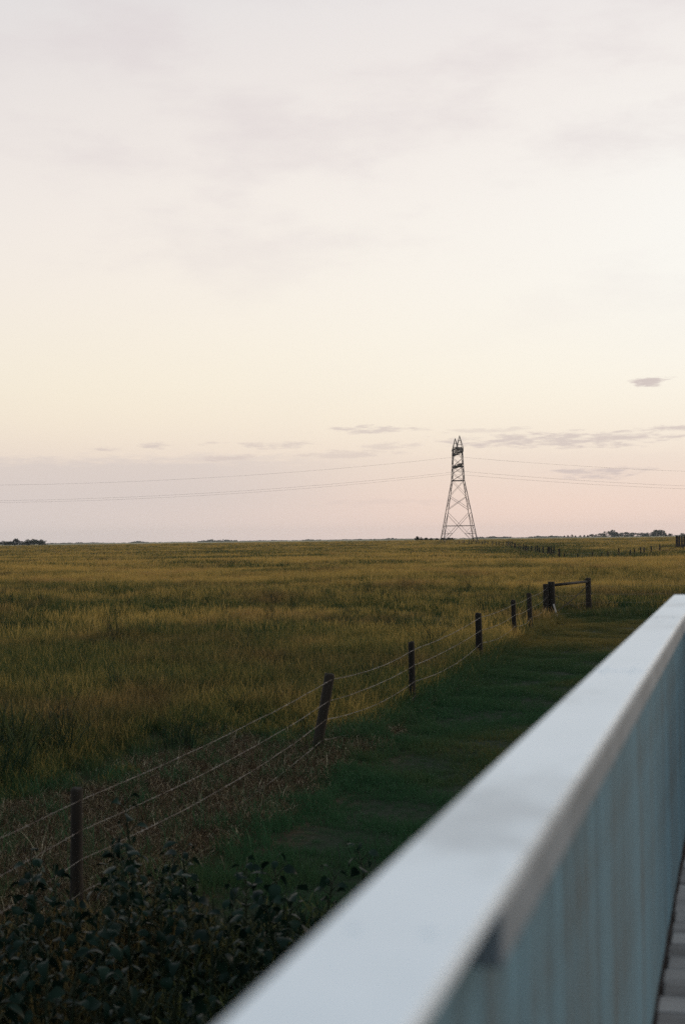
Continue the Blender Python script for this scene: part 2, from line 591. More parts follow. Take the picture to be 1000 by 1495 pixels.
def in_lawn(x, y):
    s = fence_s(x, y)
    return (s > .25 + .15 * np.sin(y * 1.3)) & (y < 57.8 + .3 * np.sin(x * 1.7))


# deck frame (used by lawn and plants to keep clear of it)
DA = R(15.5)
U2 = np.array([math.sin(DA), math.cos(DA)])
N2 = np.array([-math.cos(DA), math.sin(DA)])      # to the left of the parapet


def deck_n(x, y):
    return np.asarray(x) * N2[0] + np.asarray(y) * N2[1]


def deck_s(x, y):
    return np.asarray(x) * U2[0] + np.asarray(y) * U2[1]


def under_deck(x, y):
    return (deck_n(x, y) < .45) & (deck_s(x, y) < 8.4)


near_tufts = [tuft('meadow_tuft', 78, .20, .18, .52, .0034, M['meadow'], .55, .35, 4) for _ in range(5)]
mid_tufts = [tuft('meadow_clump', 72, .45, .22, .56, .009, M['meadow'], .45, .35, 3) for _ in range(4)]
far_tufts = [tuft('meadow_mass', 46, 1.6, .35, .75, .05, M['meadow'], .4, .3, 2) for _ in range(4)]
x, y = fan(11, 46, 30, 23)
keep = ~in_lawn(x, y) & ~in_straw(x, y) & (fence_s(x, y) < .1) | ((y > 58.5))
s = fence_s(x, y)
keep &= ~((y < 24) & (s > -3.4) & (rng.random(len(x)) < .55))
x, y = x[keep], y[keep]
edge_h = .45 + .55 * sstep(-2.2, -4.6, fence_s(x, y)) + .55 * sstep(23, 27, y) * (1 - sstep(-2.2, -4.6, fence_s(x, y)))
scatter('meadow_grass', with_z(x, y), near_tufts, edge_h, None, 'tall uncut meadow grass standing behind the barbed wire fence')
x, y = fan(45, 170, 2.6, 20)
keep = (fence_s(x, y) < -.1) | (y > 60.5)
x, y = x[keep], y[keep]
lum = 1.0 + .28 * np.sin(x * .21 + 1.7 * np.sin(y * .08)) * np.sin(y * .13 + np.sin(x * .11))
scatter('meadow_grass', with_z(x, y), mid_tufts, lum, None, 'gold and green meadow grass in the middle of the field')
D = np.exp(rng.uniform(np.log(165), np.log(1000), 26000))
a = rng.uniform(-R(18), R(18), len(D))
x, y = D * np.sin(a), D * np.cos(a)
scatter('meadow_grass', with_z(x, y), far_tufts, .8, 1.25, 'far meadow grass running to the horizon', zs=(.7, 1.1))

# mown lawn between fence and deck
lawn_tufts = [tuft('lawn_tuft', 30, .13, .035, .095, .006, M['lawn'], .8, 0, 2) for _ in range(5)]
n = 95000
y = 9 + 50 * rng.uniform(0.0, 1, n) ** .85
x = rng.uniform(-4, 20, n)
keep = in_lawn(x, y) & (x < .30 * y + 4.5) & ~under_deck(x, y)
x, y = x[keep], y[keep]
clump = .95 + .55 * np.sin(x * 2.1 + np.sin(y * 1.1)) * np.sin(y * 1.7 + np.sin(x * .7))
scatter('lawn_grass', with_z(x, y), lawn_tufts, clump + .1 * 0, None, 'short mown dark green lawn between the wire fence and the deck')

# longer unmown fringe along the wire and along the back of the lawn
fr_tufts = [tuft('fringe_tuft', 34, .16, .08, .27, .007, M['lawn'], .7, .05, 3) for _ in range(4)]
yy = rng.uniform(23, 57.5, 2000)
xx = FS * yy - 5.506 + rng.normal(.05, .22, len(yy))
y2 = rng.normal(59.2, .9, 2600)
x2 = rng.uniform(8.6, 24, 2600)
scatter('fringe_grass', with_z(np.concatenate([xx, x2]), np.concatenate([yy, y2])), fr_tufts, .7, 1.5,
        'longer dark grass along the fence line at the edge of the lawn')

# dead straw lying along the near stretch of the fence
m, nt, b, out = new_mat('dead_straw')
oi = nt.n('ShaderNodeObjectInfo')
at = nt.n('ShaderNodeAttribute', attribute_name='blade')
_, _, r_ = nt.sep(at.outputs['Vector'])
nt.put(b.inputs['Base Color'], nt.ramp(r_, [(0, (.018, .011, .006)), (.5, (.048, .028, .012)), (.74, (.12, .076, .033)), (.88, (.28, .20, .105)), (1, (.60, .50, .34))]))
b.inputs['Roughness'].default_value = .75
b.inputs['Specular IOR Level'].default_value = .12
M['straw'] = m
st = [tuft('straw_tuft', 44, .26, .08, .32, .0034, M['straw'], .5, 0, 3, flat=True) for _ in range(5)]
n = 16000
y = rng.uniform(9, 33, n)
x = FS * y - 5.506 + rng.uniform(-3.4, .8, n)
keep = in_straw(x, y) | ((np.abs(fence_s(x, y) + .25) < .55 - .012 * (y - 20)) & (rng.random(n) < .7))
x, y = x[keep], y[keep]
scatter('dead_straw', with_z(x, y), st, .7, 1.3, 'trampled brown straw lying under the near wires', zs=(.6, 2.2))
st2 = [tuft('dry_stalk', 5, .2, .15, .5, .0035, M['straw'], .9, .2, 3) for _ in range(4)]
n = 1100
y = rng.uniform(10, 25, n)
x = FS * y - 5.506 + rng.uniform(-3.2, .5, n)
scatter('dry_stalks', with_z(x, y), st2, .5, 1.1, 'sparse dry upright stalks among the trampled straw')

n = 900
y = rng.uniform(10, 25.5, n)
x = FS * y - 5.506 + rng.uniform(-3.4, 1.0, n)
scatter('fringe_grass', with_z(x, y), fr_tufts, .5, 1.3, 'sparse green grass growing through the trampled straw')
# dark leafy weeds at the left edge of the straw
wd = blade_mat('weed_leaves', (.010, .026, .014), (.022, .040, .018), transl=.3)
M['weed'] = wd
wtf = [tuft('weed_tuft', 40, .25, .35, .85, .022, wd, .8, 0, 3) for _ in range(3)]
x = np.concatenate([rng.normal(-6.3, 1.0, 190), rng.uniform(-30, 12, 420)]); y = np.concatenate([rng.normal(21.5, 1.3, 190), rng.uniform(22, 95, 420)])
k_ = fence_s(x, y) < -.8
x, y = x[k_], y[k_]
scatter('tall_weeds', with_z(x, y), wtf, .7, 1.25, 'dark green tall weeds in the meadow at the left edge')


# ------------------------------------------------------------------ materials for built things
def wood_mat(name, c0, c1, axis=2, scale=1.0, rough=.85):
    m, nt, b, out = new_mat(name)
    tc_ = nt.n('ShaderNodeTexCoord')
    ox, oy, oz = nt.sep(tc_.outputs['Object'])
    s_ = [18 * scale] * 3
    s_[axis] = 1.2 * scale
    oi = nt.n('ShaderNodeObjectInfo')
    v = nt.xyz(nt.m('MULTIPLY', ox, s_[0]), nt.m('MULTIPLY', oy, s_[1]), nt.m('ADD', nt.m('MULTIPLY', oz, s_[2]), nt.m('MULTIPLY', oi.outputs['Random'], 40.0)))
    gr = nt.noise(v, 1.0, 5, .65)
    bl = nt.noise(tc_.outputs['Object'], 2.3, 3, .5)
    f = nt.m('ADD', nt.m('MULTIPLY', gr, .8), nt.m('MULTIPLY', bl, .5))
    f = nt.m('ADD', f, nt.m('MULTIPLY', nt.m('SUBTRACT', oi.outputs['Random'], .5), .3))
    nt.put(b.inputs['Base Color'], nt.ramp(f, [(.40, c0), (.90, c1)]))
    b.inputs['Roughness'].default_value = rough
    b.inputs['Specular IOR Level'].default_value = .25
    bump(nt, b, gr, .5, .01)
    return m


M['post'] = wood_mat('weathered_post_wood', (.009, .007, .005), (.034, .025, .016))
M['old_board'] = wood_mat('old_board_wood', (.02, .014, .012), (.07, .05, .042))
M['plank'] = wood_mat('grey_deck_wood', (.13, .12, .115), (.42, .40, .385), axis=0, scale=.8)
m, nt, b, out = new_mat('galvanised_wire')
g = nt.n('ShaderNodeNewGeometry')
nt.put(b.inputs['Base Color'], nt.ramp(nt.noise(g.outputs['Position'], 3.0, 4), [(.38, (.09, .055, .035)), (.58, (.26, .22, .18))]))
b.inputs['Metallic'].default_value = .2
b.inputs['Roughness'].default_value = .45
M['wire'] = m
m, nt, b, out = new_mat('tower_steel')
g = nt.n('ShaderNodeNewGeometry')
nt.put(b.inputs['Base Color'], nt.ramp(nt.noise(g.outputs['Position'], .4, 3), [(.3, (.060, .048, .042)), (.7, (.11, .085, .070))]))
b.inputs['Metallic'].default_value = .3
b.inputs['Roughness'].default_value = .6
M['steel'] = m
m, nt, b, out = new_mat('conductor_aluminium')
b.inputs['Base Color'].default_value = (.16, .155, .155, 1)
b.inputs['Metallic'].default_value = .4
b.inputs['Roughness'].default_value = .5
M['cable'] = m
m, nt, b, out = new_mat('insulator_glass')
b.inputs['Base Color'].default_value = (.10, .09, .085, 1)
b.inputs['Roughness'].default_value = .2
M['insulator'] = m


def leaf_mat(name, c0, c1):
    m, nt, b, out = new_mat(name)
    oi = nt.n('ShaderNodeObjectInfo')
    g = nt.n('ShaderNodeNewGeometry')
    f = nt.m('ADD', nt.m('MULTIPLY', oi.outputs['Random'], .5), nt.m('MULTIPLY', nt.noise(g.outputs['Position'], 9.0 if 'plant' in name else .5, 3), .5))
    c = nt.ramp(f, [(.2, c0), (.8, c1)])
    nt.put(b.inputs['Base Color'], c)
    b.inputs['Roughness'].default_value = .36 if 'plant' in name else .8
    b.inputs['Specular IOR Level'].default_value = .06
    tr = nt.n('ShaderNodeBsdfTranslucent')
    nt.put(tr.inputs[0], c)
    ms = nt.n('ShaderNodeMixShader')
    ms.inputs[0].default_value = .22
    nt.put(ms.inputs[1], b.outputs[0]); nt.put(ms.inputs[2], tr.outputs[0])
    nt.put(out.inputs[0], ms.outputs[0])
    return m


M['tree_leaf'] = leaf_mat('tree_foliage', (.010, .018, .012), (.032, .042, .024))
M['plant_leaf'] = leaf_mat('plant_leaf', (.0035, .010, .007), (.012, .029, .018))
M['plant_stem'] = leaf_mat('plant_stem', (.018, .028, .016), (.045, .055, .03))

# ------------------------------------------------------------------ deck, parapet
deck_root = empty('deck', (0, 0, 0), -DA)           # local frame: +Y along the parapet, -X is out towards the lawn
tag(deck_root, 'raised weathered plank deck behind the white parapet', kind='structure')
FZ = EYE - 1.43
S1 = 8.15
pb = MB(); pb.box(0, 2.55, 0, .138, 0, .036)
plank_me = pb.mesh('plank')
bm = bmesh.new(); bm.from_mesh(plank_me)
bmesh.ops.bevel(bm, geom=bm.edges, offset=.004, segments=1, affect='EDGES')
bm.to_mesh(plank_me); bm.free()
plank_me.materials.append(M['plank'])
i = 0
s_ = -1.2
while s_ < S1 - .1:
    o = link('plank', plank_me, None, deck_root)
    o.location = (-.256 + random.uniform(-.006, .006), s_, FZ - .036 + random.uniform(-.0025, .0025))
    o.rotation_euler = (0, 0, random.uniform(-.002, .002))
    s_ += .138 + random.choice([.006, .008, .010, .016])
jb = MB()
for jx in (-.24, .9, 2.2):
    jb.box(jx, jx + .05, -1.2, S1 - .05, FZ - .25, FZ - .042)
jb.build('joist', M['old_board'], deck_root)
for jx in (-.12, 2.2):
    for jy in (-.9, 2.0, 5.0, 7.8):
        q = MB(); q.box(jx - .06, jx + .06, jy - .06, jy + .06, -.2, FZ - .255)
        q.build('support_post', M['old_board'], deck_root)

# parapet
m, nt, b, out = new_mat('white_paint')
tc_ = nt.n('ShaderNodeTexCoord')
nz = nt.noise(tc_.outputs['Object'], 1.6, 5, .6)
nz2 = nt.noise(tc_.outputs['Object'], 14.0, 4, .6)
f = nt.m('ADD', nt.m('MULTIPLY', nz, .7), nt.m('MULTIPLY', nz2, .3))
nt.put(b.inputs['Base Color'], nt.ramp(f, [(.32, (.50, .54, .56)), (.46, (.73, .78, .80)), (.75, (.82, .86, .88))]))
b.inputs['Roughness'].default_value = .36
bump(nt, b, nz2, .10, .004)
M['white'] = m
m, nt, b, out = new_mat('weathered_shade_tone_paint')  # shade on the parapet wall put into the board colour, along with weather stains
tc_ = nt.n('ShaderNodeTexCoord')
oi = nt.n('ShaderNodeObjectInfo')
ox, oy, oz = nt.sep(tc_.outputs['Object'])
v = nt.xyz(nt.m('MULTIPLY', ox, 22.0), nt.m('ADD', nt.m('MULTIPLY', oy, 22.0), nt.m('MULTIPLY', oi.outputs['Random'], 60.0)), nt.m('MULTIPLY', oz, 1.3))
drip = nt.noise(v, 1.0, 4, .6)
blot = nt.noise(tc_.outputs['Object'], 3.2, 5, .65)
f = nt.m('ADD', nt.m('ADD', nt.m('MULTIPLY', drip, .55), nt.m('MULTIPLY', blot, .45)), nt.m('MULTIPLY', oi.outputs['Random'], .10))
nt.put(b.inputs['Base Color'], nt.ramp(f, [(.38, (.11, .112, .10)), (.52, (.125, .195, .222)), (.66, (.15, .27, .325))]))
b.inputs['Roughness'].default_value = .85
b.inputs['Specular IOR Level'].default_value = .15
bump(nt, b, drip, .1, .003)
M['board_shade'] = m
m, nt, b, out = new_mat('chalky_grey_trim_paint')
tc_ = nt.n('ShaderNodeTexCoord')
nt.put(b.inputs['Base Color'], nt.ramp(nt.noise(tc_.outputs['Object'], 5.0, 4), [(.3, (.14, .165, .18)), (.7, (.23, .26, .28))]))
b.inputs['Roughness'].default_value = .6
M['trim'] = m

par = empty('parapet', (0, 0, 0), -DA)
tag(par, 'white capped solid board parapet running along the deck in the right foreground', 'railing')
ZT = EYE - .33


def bevel_mesh(me, off, seg=3):
    bm = bmesh.new(); bm.from_mesh(me)
    bmesh.ops.bevel(bm, geom=bm.edges, offset=off, segments=seg, affect='EDGES', profile=.5)
    for f_ in bm.faces: f_.smooth = False
    bm.to_mesh(me); bm.free()


for a_, b__ in ((-1.2, 3.55), (3.554, S1)):
    q = MB(); q.box(-.352, -.220, a_, b__, ZT - .024, ZT - random.uniform(0, .001))
    o = q.build('cap', M['white'], par); bevel_mesh(o.data, .008)
    for sy_ in (a_ + .06, (a_ + b__) / 2, b__ - .06):
        for sx_ in (-.32, -.255):
            q = MB(); q.tube([(sx_, sy_, ZT - .004), (sx_, sy_, ZT + .0012)], .0045, 8)
            q.build('screw_head', M['white'], par)
q = MB(); q.box(-.220 + .004, 2.3, S1 - .132, S1, ZT - .024, ZT)
o = q.build('cap', M['white'], par); bevel_mesh(o.data, .008)
for a_, b__ in ((1.36, 5.95), (6.02, 7.6)):
    q = MB(); q.box(-.264, -.224, a_, b__, ZT - .084, ZT - .025)
    o = q.build('trim_strip', M['trim'], par); bevel_mesh(o.data, .005, 2)
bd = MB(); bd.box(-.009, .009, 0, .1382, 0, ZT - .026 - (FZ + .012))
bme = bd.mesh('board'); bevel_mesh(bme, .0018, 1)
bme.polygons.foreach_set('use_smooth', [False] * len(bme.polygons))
bme.materials.append(M['board_shade'])
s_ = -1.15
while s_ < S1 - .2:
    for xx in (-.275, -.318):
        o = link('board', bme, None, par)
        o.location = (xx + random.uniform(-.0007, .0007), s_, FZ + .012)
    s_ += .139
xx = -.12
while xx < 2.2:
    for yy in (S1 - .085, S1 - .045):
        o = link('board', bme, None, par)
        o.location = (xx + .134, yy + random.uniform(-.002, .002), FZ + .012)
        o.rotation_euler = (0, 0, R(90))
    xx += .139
q = MB(); q.box(-.303, -.288, -1.2, S1 - .1, FZ + .05, ZT - .06)
q.build('backing_rail', M['old_board'], par)
# rim beam that carries the boards
q = MB(); q.box(-.345, -.262, -1.2, S1 - .02, FZ - .27, FZ - .045)
q.build('rim_beam', M['old_board'], par)


# ------------------------------------------------------------------ near barbed wire fence
def post_mesh(r, h, seed, n=10):
    rd = random.Random(seed)
    mb = MB()
    ph = [rd.uniform(0, 6.28) for _ in range(3)]
    zs = [-.35, 0, .12, .3 * h, .55 * h, .8 * h, h - .03, h - .004, h]
    V, F = [], []
    for i, z in enumerate(zs):
        for j in range(n):
            t = 2 * math.pi * j / n
            rr = r * (1.06 - .10 * z / h) * (1 + .06 * math.sin(2 * t + ph[0]) + .035 * math.sin(5 * t + ph[1] + z * 1.5) + .03 * math.sin(z * 5 + ph[2]))
            if i == len(zs) - 2: rr *= .93
            if i == len(zs) - 1: rr *= .6
            V.append((rr * math.cos(t), rr * math.sin(t), z + (rd.uniform(-.012, .012) if 0 < i else 0)))
    for i in range(len(zs) - 1):
        for j in range(n):
            a, b2 = i * n + j, i * n + (j + 1) % n
            F.append((a, b2, b2 + n, a + n))
    F.append(tuple(range((len(zs) - 1) * n, len(zs) * n)))
    mb.add(V, F)
    return mb.mesh('post', True)


fence = empty('barbed_wire_fence', (-2.42, 12.79, 0))
tag(fence, 'barbed wire fence on round brown posts from the lower left corner to the corner brace', 'fence')
inv = Vector((-2.42, 12.79, 0))
# (x, y, height, radius, lean x, lean y)
P = [(-4.15, 5.9, 1.15, .06, 0.0, .02), (-2.42, 12.79, 1.11, .056, .01, 0.0), (-.45, 21.93, 1.24, .078, .23, .05),
     (1.31, 27.78, 1.27, .062, -.005, .0), (3.54, 37.4, 1.35, .085, -.02, .0), (5.35, 44.79, 1.36, .075, -.03, .0),
     (6.38, 48.84, 1.36, .080, -.03, .0)]
tops = []
for i, (x, y, h, r, lx, ly) in enumerate(P):
    o = link('post', post_mesh(r, h, 40 + i), M['post'], fence)
    z0 = hz(x, y)
    o.location = Vector((x, y, z0)) - inv
    o.rotation_mode = 'ZYX'
    o.rotation_euler = (-math.atan2(ly, h), math.atan2(lx, h), random.uniform(0, 6))
    tops.append((Vector((x, y, z0)), Vector((lx / h, ly / h, 1.0)), h, r))
# the corner brace is part of the same fence
B0, B1 = Vector((8.19, 56.75, hz(8.19, 56.75))), Vector((10.35, 60.2, hz(10.35, 60.2)))
for (p, h, r, sd_) in ((B0 + Vector((-.17, -.1, 0)), 1.42, .10, 61), (B0 + Vector((.10, .02, 0)), 1.50, .135, 62), (B1, 1.60, .115, 63),
                       (Vector((18.5, 61.0, hz(18.5, 61))), 1.3, .08, 64)):
    o = link('brace_post' if sd_ < 64 else 'post', post_mesh(r, h, sd_), M['post'], fence)
    o.location = p - inv
    o.rotation_euler = (0, -.012, sd_)
q = MB()
d = (B1 - B0).normalized()
q.tube([B0 + d * .12 + Vector((.08, 0, 1.36)) - inv, (B0 + B1) / 2 + Vector((0, 0, 1.40)) - inv, B1 - d * .08 + Vector((0, 0, 1.45)) - inv], [.060, .057, .052], 8)
q.build('brace_rail', M['post'], fence, True)
q = MB()
for k, (a_, b__) in enumerate((((B0 + Vector((.15, 0, .98))), (B1 + Vector((0, 0, .12)))), (B0 + Vector((.15, 0, .22)), B1 + Vector((0, 0, 1.30))))):
    q.tube([a_ - inv, (a_ + b__) / 2 - inv + Vector((0, 0, -.05)), b__ - inv], .016 if k else .012, 5)
q.build('brace_wire', M['post'], fence)
# a pale split stick propped against the brace
q = MB(); q.beam(B0 + Vector((.28, -.35, .0)), B0 + Vector((.13, -.18, .62)), .035, .05)
m, nt, b, out = new_mat('bare_pale_wood'); b.inputs['Base Color'].default_value = (.42, .38, .33, 1); b.inputs['Roughness'].default_value = .8
o = q.build('propped_stick', m)
tag(o, 'pale bare stick propped against the double corner post', 'stick')

wires = [1.10, .80, .50, .19]
for k, wh in enumerate(wires):
    q = MB()
    pts = []
    for (p, lean, h, r) in tops:
        jit = random.uniform(-.03, .03)
        pp = p + lean * min(wh * h / 1.22 + jit, h - .05) + Vector((r * .75, -.02, 0))
        pts.append(pp)
    e = B0 + Vector((-.1, -.12, wh * 1.15)); pts.append(e)
    path = []
    for a_, b__ in zip(pts[:-1], pts[1:]):
        n = max(6, int((b__ - a_).length / .55))
        sag = random.uniform(.04, .09) + .06 * (k >= 2)
        for j in range(n):
            t = j / n
            path.append(a_.lerp(b__, t) + Vector((random.uniform(-.004, .004), 0, -sag * 4 * t * (1 - t) + random.uniform(-.004, .004))))
    path.append(pts[-1])
    if True:
        c1 = B1 + Vector((0, -.1, wh * 1.15)); c2 = Vector((18.5, 60.9, hz(18.5, 61) + wh * 1.1))
        path += [e.lerp(c1, t) + Vector((0, 0, -.03)) for t in (.33, .66)] + [c1] + [c1.lerp(c2, t) + Vector((0, 0, -.04)) for t in (.25, .5, .75)] + [c2]
    q.tube([p - inv for p in path], [.0017 + .0011 * min(1, max(0, (p.y - 12) / 14)) for p in path], 4)
    # barbs
    dist = 0
    for a_, b__ in zip(path[:-1], path[1:]):
        if a_.y > 42 or a_.y < 9: continue
        L_ = (b__ - a_).length
        t = 0.0
        while t < L_:
            p = a_.lerp(b__, t / L_) - inv
            for _ in range(2):
                v = Vector((random.uniform(-1, 1), random.uniform(-1, 1), random.uniform(-1, 1))).normalized() * .016
                q.beam(p - v, p + v, .0035)
            t += .14
    q.build('wire_strand', M['wire'], fence)

# ------------------------------------------------------------------ far pasture fence and gate
ff = empty('far_fence', (32.5, 209.6, 0))
tag(ff, 'long far pasture fence of thin posts from the pylon to the dark hollow', 'fence')
iv = Vector((32.5, 209.6, 0))
pm = [post_mesh(.12, 1.36, 80 + i, 6) for i in range(3)]
for q_ in pm: q_.materials.append(M['post'])
poly = [(44.4, 544.9), (47.6, 474.8), (48.2, 420.4), (43.9, 348.1), (37.4, 261.6), (32.5, 209.6)]
strand_pts = []
for (a_, b__) in zip(poly[:-1], poly[1:]):
    a_, b__ = Vector(a_), Vector(b__)
    n = max(2, int((b__ - a_).length / 8.2))
    for j in range(n):
        p = a_.lerp(b__, j / n)
        x_, y_ = p.x + random.uniform(-.3, .3), p.y + random.uniform(-1, 1)
        o = link('post', random.choice(pm), None, ff)
        o.location = Vector((x_, y_, hz(x_, y_))) - iv
        o.rotation_euler = (random.uniform(-.06, .06), random.uniform(-.06, .06), random.uniform(0, 6))
        o.scale = (1.1, 1.1, random.uniform(1.1, 1.4))
        strand_pts.append(Vector((x_, y_, hz(x_, y_))))
for wh in (.35, .7, 1.05):
    q = MB(); q.tube([p + Vector((0, 0, wh)) - iv for p in strand_pts], .006, 3)
    q.build('wire_strand', M['wire'], ff)

iv2 = Vector((45.2, 233.4, 0))
fr = empty('far_fence', iv2)
tag(fr, 'short row of thicker uneven posts between the dark hollow and the board windbreak', 'fence')
prev = []
for (px_, py_, hh, rr) in [(32.5, 209.6, 1.25, .09), (35.6, 216, 1.2, .08), (39.0, 222.5, 1.3, .09), (41.0, 226, 1.0, .07), (42.6, 229, 1.2, .09), (45.2, 233.4, 1.55, .11),
                           (47.4, 235.0, 1.25, .09), (48.3, 236.2, 1.35, .10), (49.7, 237.8, 1.55, .11), (52.0, 246.0, 1.35, .12), (53.7, 248.3, 1.5, .11), (57.8, 259.8, 1.6, .14)]:
    o = link('post', post_mesh(rr, hh, int(px_ * 10), 7), M['post'], fr)
    o.location = Vector((px_, py_, hz(px_, py_))) - iv2
    o.rotation_euler = (random.uniform(-.05, .05), random.uniform(-.05, .05), 0)
    prev.append(Vector((px_, py_, hz(px_, py_))))
for wh in (.4, .75, 1.1):
    q = MB(); q.tube([p + Vector((0, 0, wh)) - iv2 for p in prev], .006, 3)
    q.build('wire_strand', M['wire'], fr)
# pole gate beside it
G0, G1 = Vector((57.9, 258.4, hz(57.9, 258.4))), Vector((62.6, 262.2, hz(62.6, 262.2)))
gt = empty('pole_gate', G0)
tag(gt, 'small pole gate with a diagonal brace left of the board windbreak', 'gate')
o = link('gate_post', post_mesh(.12, 1.5, 5, 7), M['post'], gt); o.location = G1 - G0
for wh in (.55, 1.3):
    q = MB(); q.tube([Vector((0, 0, wh)), G1 - G0 + Vector((0, 0, wh))], .055, 6); q.build('rail', M['post'], gt)
q = MB(); q.tube([Vector((.15, .1, .5)), G1 - G0 + Vector((-.1, -.1, 1.28))], .04, 6); q.build('diagonal_brace', M['post'], gt)

# board windbreak at the right edge
W0 = Vector((71.0, 303.0, hz(71.0, 303)))
wb = empty('board_windbreak', W0, R(12))
tag(wb, 'tall dark windbreak of upright gapped boards at the right edge of the field', 'windbreak')
bx = MB(); bx.box(0, .20, -.02, .02, .35, 2.95)
bmesh_ = bx.mesh('board'); bmesh_.materials.append(M['old_board'])
xx = 0.1
while xx < 7.4:
    o = link('board', bmesh_, None, wb)
    o.location = (xx, -.07, random.uniform(-.06, .06)); o.rotation_euler = (0, random.uniform(-.012, .012), 0)
    o.scale = (random.uniform(.85, 1.1), 1, random.uniform(.97, 1.03))
    xx += random.choice([.22, .24, .27, .34])
for xx in (0, 2.5, 5.0, 7.5):
    q = MB(); q.box(xx - .13, xx + .13, .03, .27, -.3, 3.05); q.build('support_post', M['old_board'], wb)
for z in (.75, 1.7, 2.6):
    q = MB(); q.box(-.1, 7.5, -.045, .028, z, z + .14); q.build('rail', M['old_board'], wb)

# ------------------------------------------------------------------ transmission tower
TX, TY = 50.2, 617.0
TZ = hz(TX, TY)
tower = empty('transmission_tower', (TX, TY, TZ), R(2.0))
tag(tower, 'steel lattice transmission tower standing alone on the horizon right of centre', 'pylon')
# local: +X along the power line (left-right), +Y along the crossarms (away from the viewer)
ZW, ZTOP = 27.2, 41.0          # waist, body top
def half(z):
    if z < ZW: return 7.4 + (2.55 - 7.4) * z / ZW
    return 2.55 + (1.95 - 2.55) * (z - ZW) / (ZTOP - ZW)
def corner(sx, sy, z):
    h_ = half(z); return Vector((sx * h_, sy * h_, z))
CS = [(-1, -1), (1, -1), (1, 1), (-1, 1)]
for (sx, sy) in CS:
    q = MB()
    q.beam(corner(sx, sy, -.5), corner(sx, sy, ZW), .27)
    q.beam(corner(sx, sy, ZW), corner(sx, sy, ZTOP), .26)
    q.build('leg', M['steel'], tower)
def face_pairs():
    for i in range(4):
        yield CS[i], CS[(i + 1) % 4]
lev = [0, 7.6, 17.6, 22.6, ZW]
q = MB()
for a_, b__ in face_pairs():
    # big X from ground to 17.6 crossing at the 7.6 m belt
    zt = 11.9
    q.beam(corner(*a_, 0), corner(*b__, zt + 1.5), .13); q.beam(corner(*b__, 0), corner(*a_, zt + 1.5), .13)
    q.beam(corner(*a_, 14.6), corner(*b__, 20.4), .13); q.beam(corner(*b__, 14.6), corner(*a_, 20.4), .13)
    q.beam(corner(*a_, 20.4), corner(*b__, ZW), .10); q.beam(corner(*b__, 20.4), corner(*a_, ZW), .10)
    # redundants in the lower corners
    for p_, o_ in ((a_, b__), (b__, a_)):
        for z_ in (4.2,):
            A_ = corner(*p_, z_); B_ = corner(*p_, 0).lerp(corner(*o_, zt + 1.5), z_ / (zt + 1.5))
            q.beam(A_, B_, .12)
            q.beam(B_, corner(*p_, z_ + 3.0), .08); q.beam(B_, corner(*p_, max(z_ - 2.8, .4)), .08)
q.build('lattice_bracing', M['steel'], tower)
q = MB()
for a_, b__ in face_pairs():
    for z_, w_ in ((7.6, .24), (ZW, .34)):
        q.beam(corner(*a_, z_), corner(*b__, z_), w_)
    for z_ in (4.2,):
        for p_, o_ in ((a_, b__), (b__, a_)):
            q.beam(corner(*p_, z_), corner(*p_, z_).lerp(corner(*o_, z_), .24), .18)
q.build('horizontal_belt', M['steel'], tower)
q = MB()
zs_ = [ZW, 30.2, 33.2, 37.0, ZTOP]
for a_, b__ in face_pairs():
    for z0_, z1_ in zip(zs_[:-1], zs_[1:]):
        q.beam(corner(*a_, z0_), corner(*b__, z1_), .12); q.beam(corner(*b__, z0_), corner(*a_, z1_), .12)
    for z_ in (33.2, ZTOP):
        q.beam(corner(*a_, z_), corner(*b__, z_), .30)
q.build('lattice_bracing', M['steel'], tower)


def arm(y_end, z, zr, w0, n=6):
    """tapered lattice crossarm from the body out to y_end, root height zr"""
    q = MB()
    sg = 1 if y_end > 0 else -1
    y0 = sg * half(z)
    tip = Vector((0, y_end, z + .25 * zr))
    lo = [Vector((s * w0, y0, z)) for s in (-1, 1)]
    up = [Vector((s * w0, y0, z + zr)) for s in (-1, 1)]
    tl = [Vector((s * .35, y_end, z)) for s in (-1, 1)]
    tu = [Vector((s * .35, y_end, z + .8)) for s in (-1, 1)]
    for a_, b__ in list(zip(lo, tl)) + list(zip(up, tu)):
        q.beam(a_, b__, .26)
    for i in range(n):
        t0, t1 = i / n, (i + 1) / n
        for s in (0, 1):
            q.beam(lo[s].lerp(tl[s], t0), up[s].lerp(tu[s], t1), .15)
            q.beam(up[s].lerp(tu[s], t1), lo[s].lerp(tl[s], t1), .13)
        for L_, T_ in ((lo, tl), (up, tu)):
            q.beam(L_[0].lerp(T_[0], t0), L_[1].lerp(T_[1], t1), .13)
            q.beam(L_[0].lerp(T_[0], t1), L_[1].lerp(T_[1], t1), .13)
    for a_, b__ in ((0, 1),):
        q.beam(tl[0], tl[1], .2); q.beam(tu[0], tu[1], .2); q.beam(tl[0], tu[0], .2); q.beam(tl[1], tu[1], .2)
    return q.build('crossarm', M['steel'], tower)


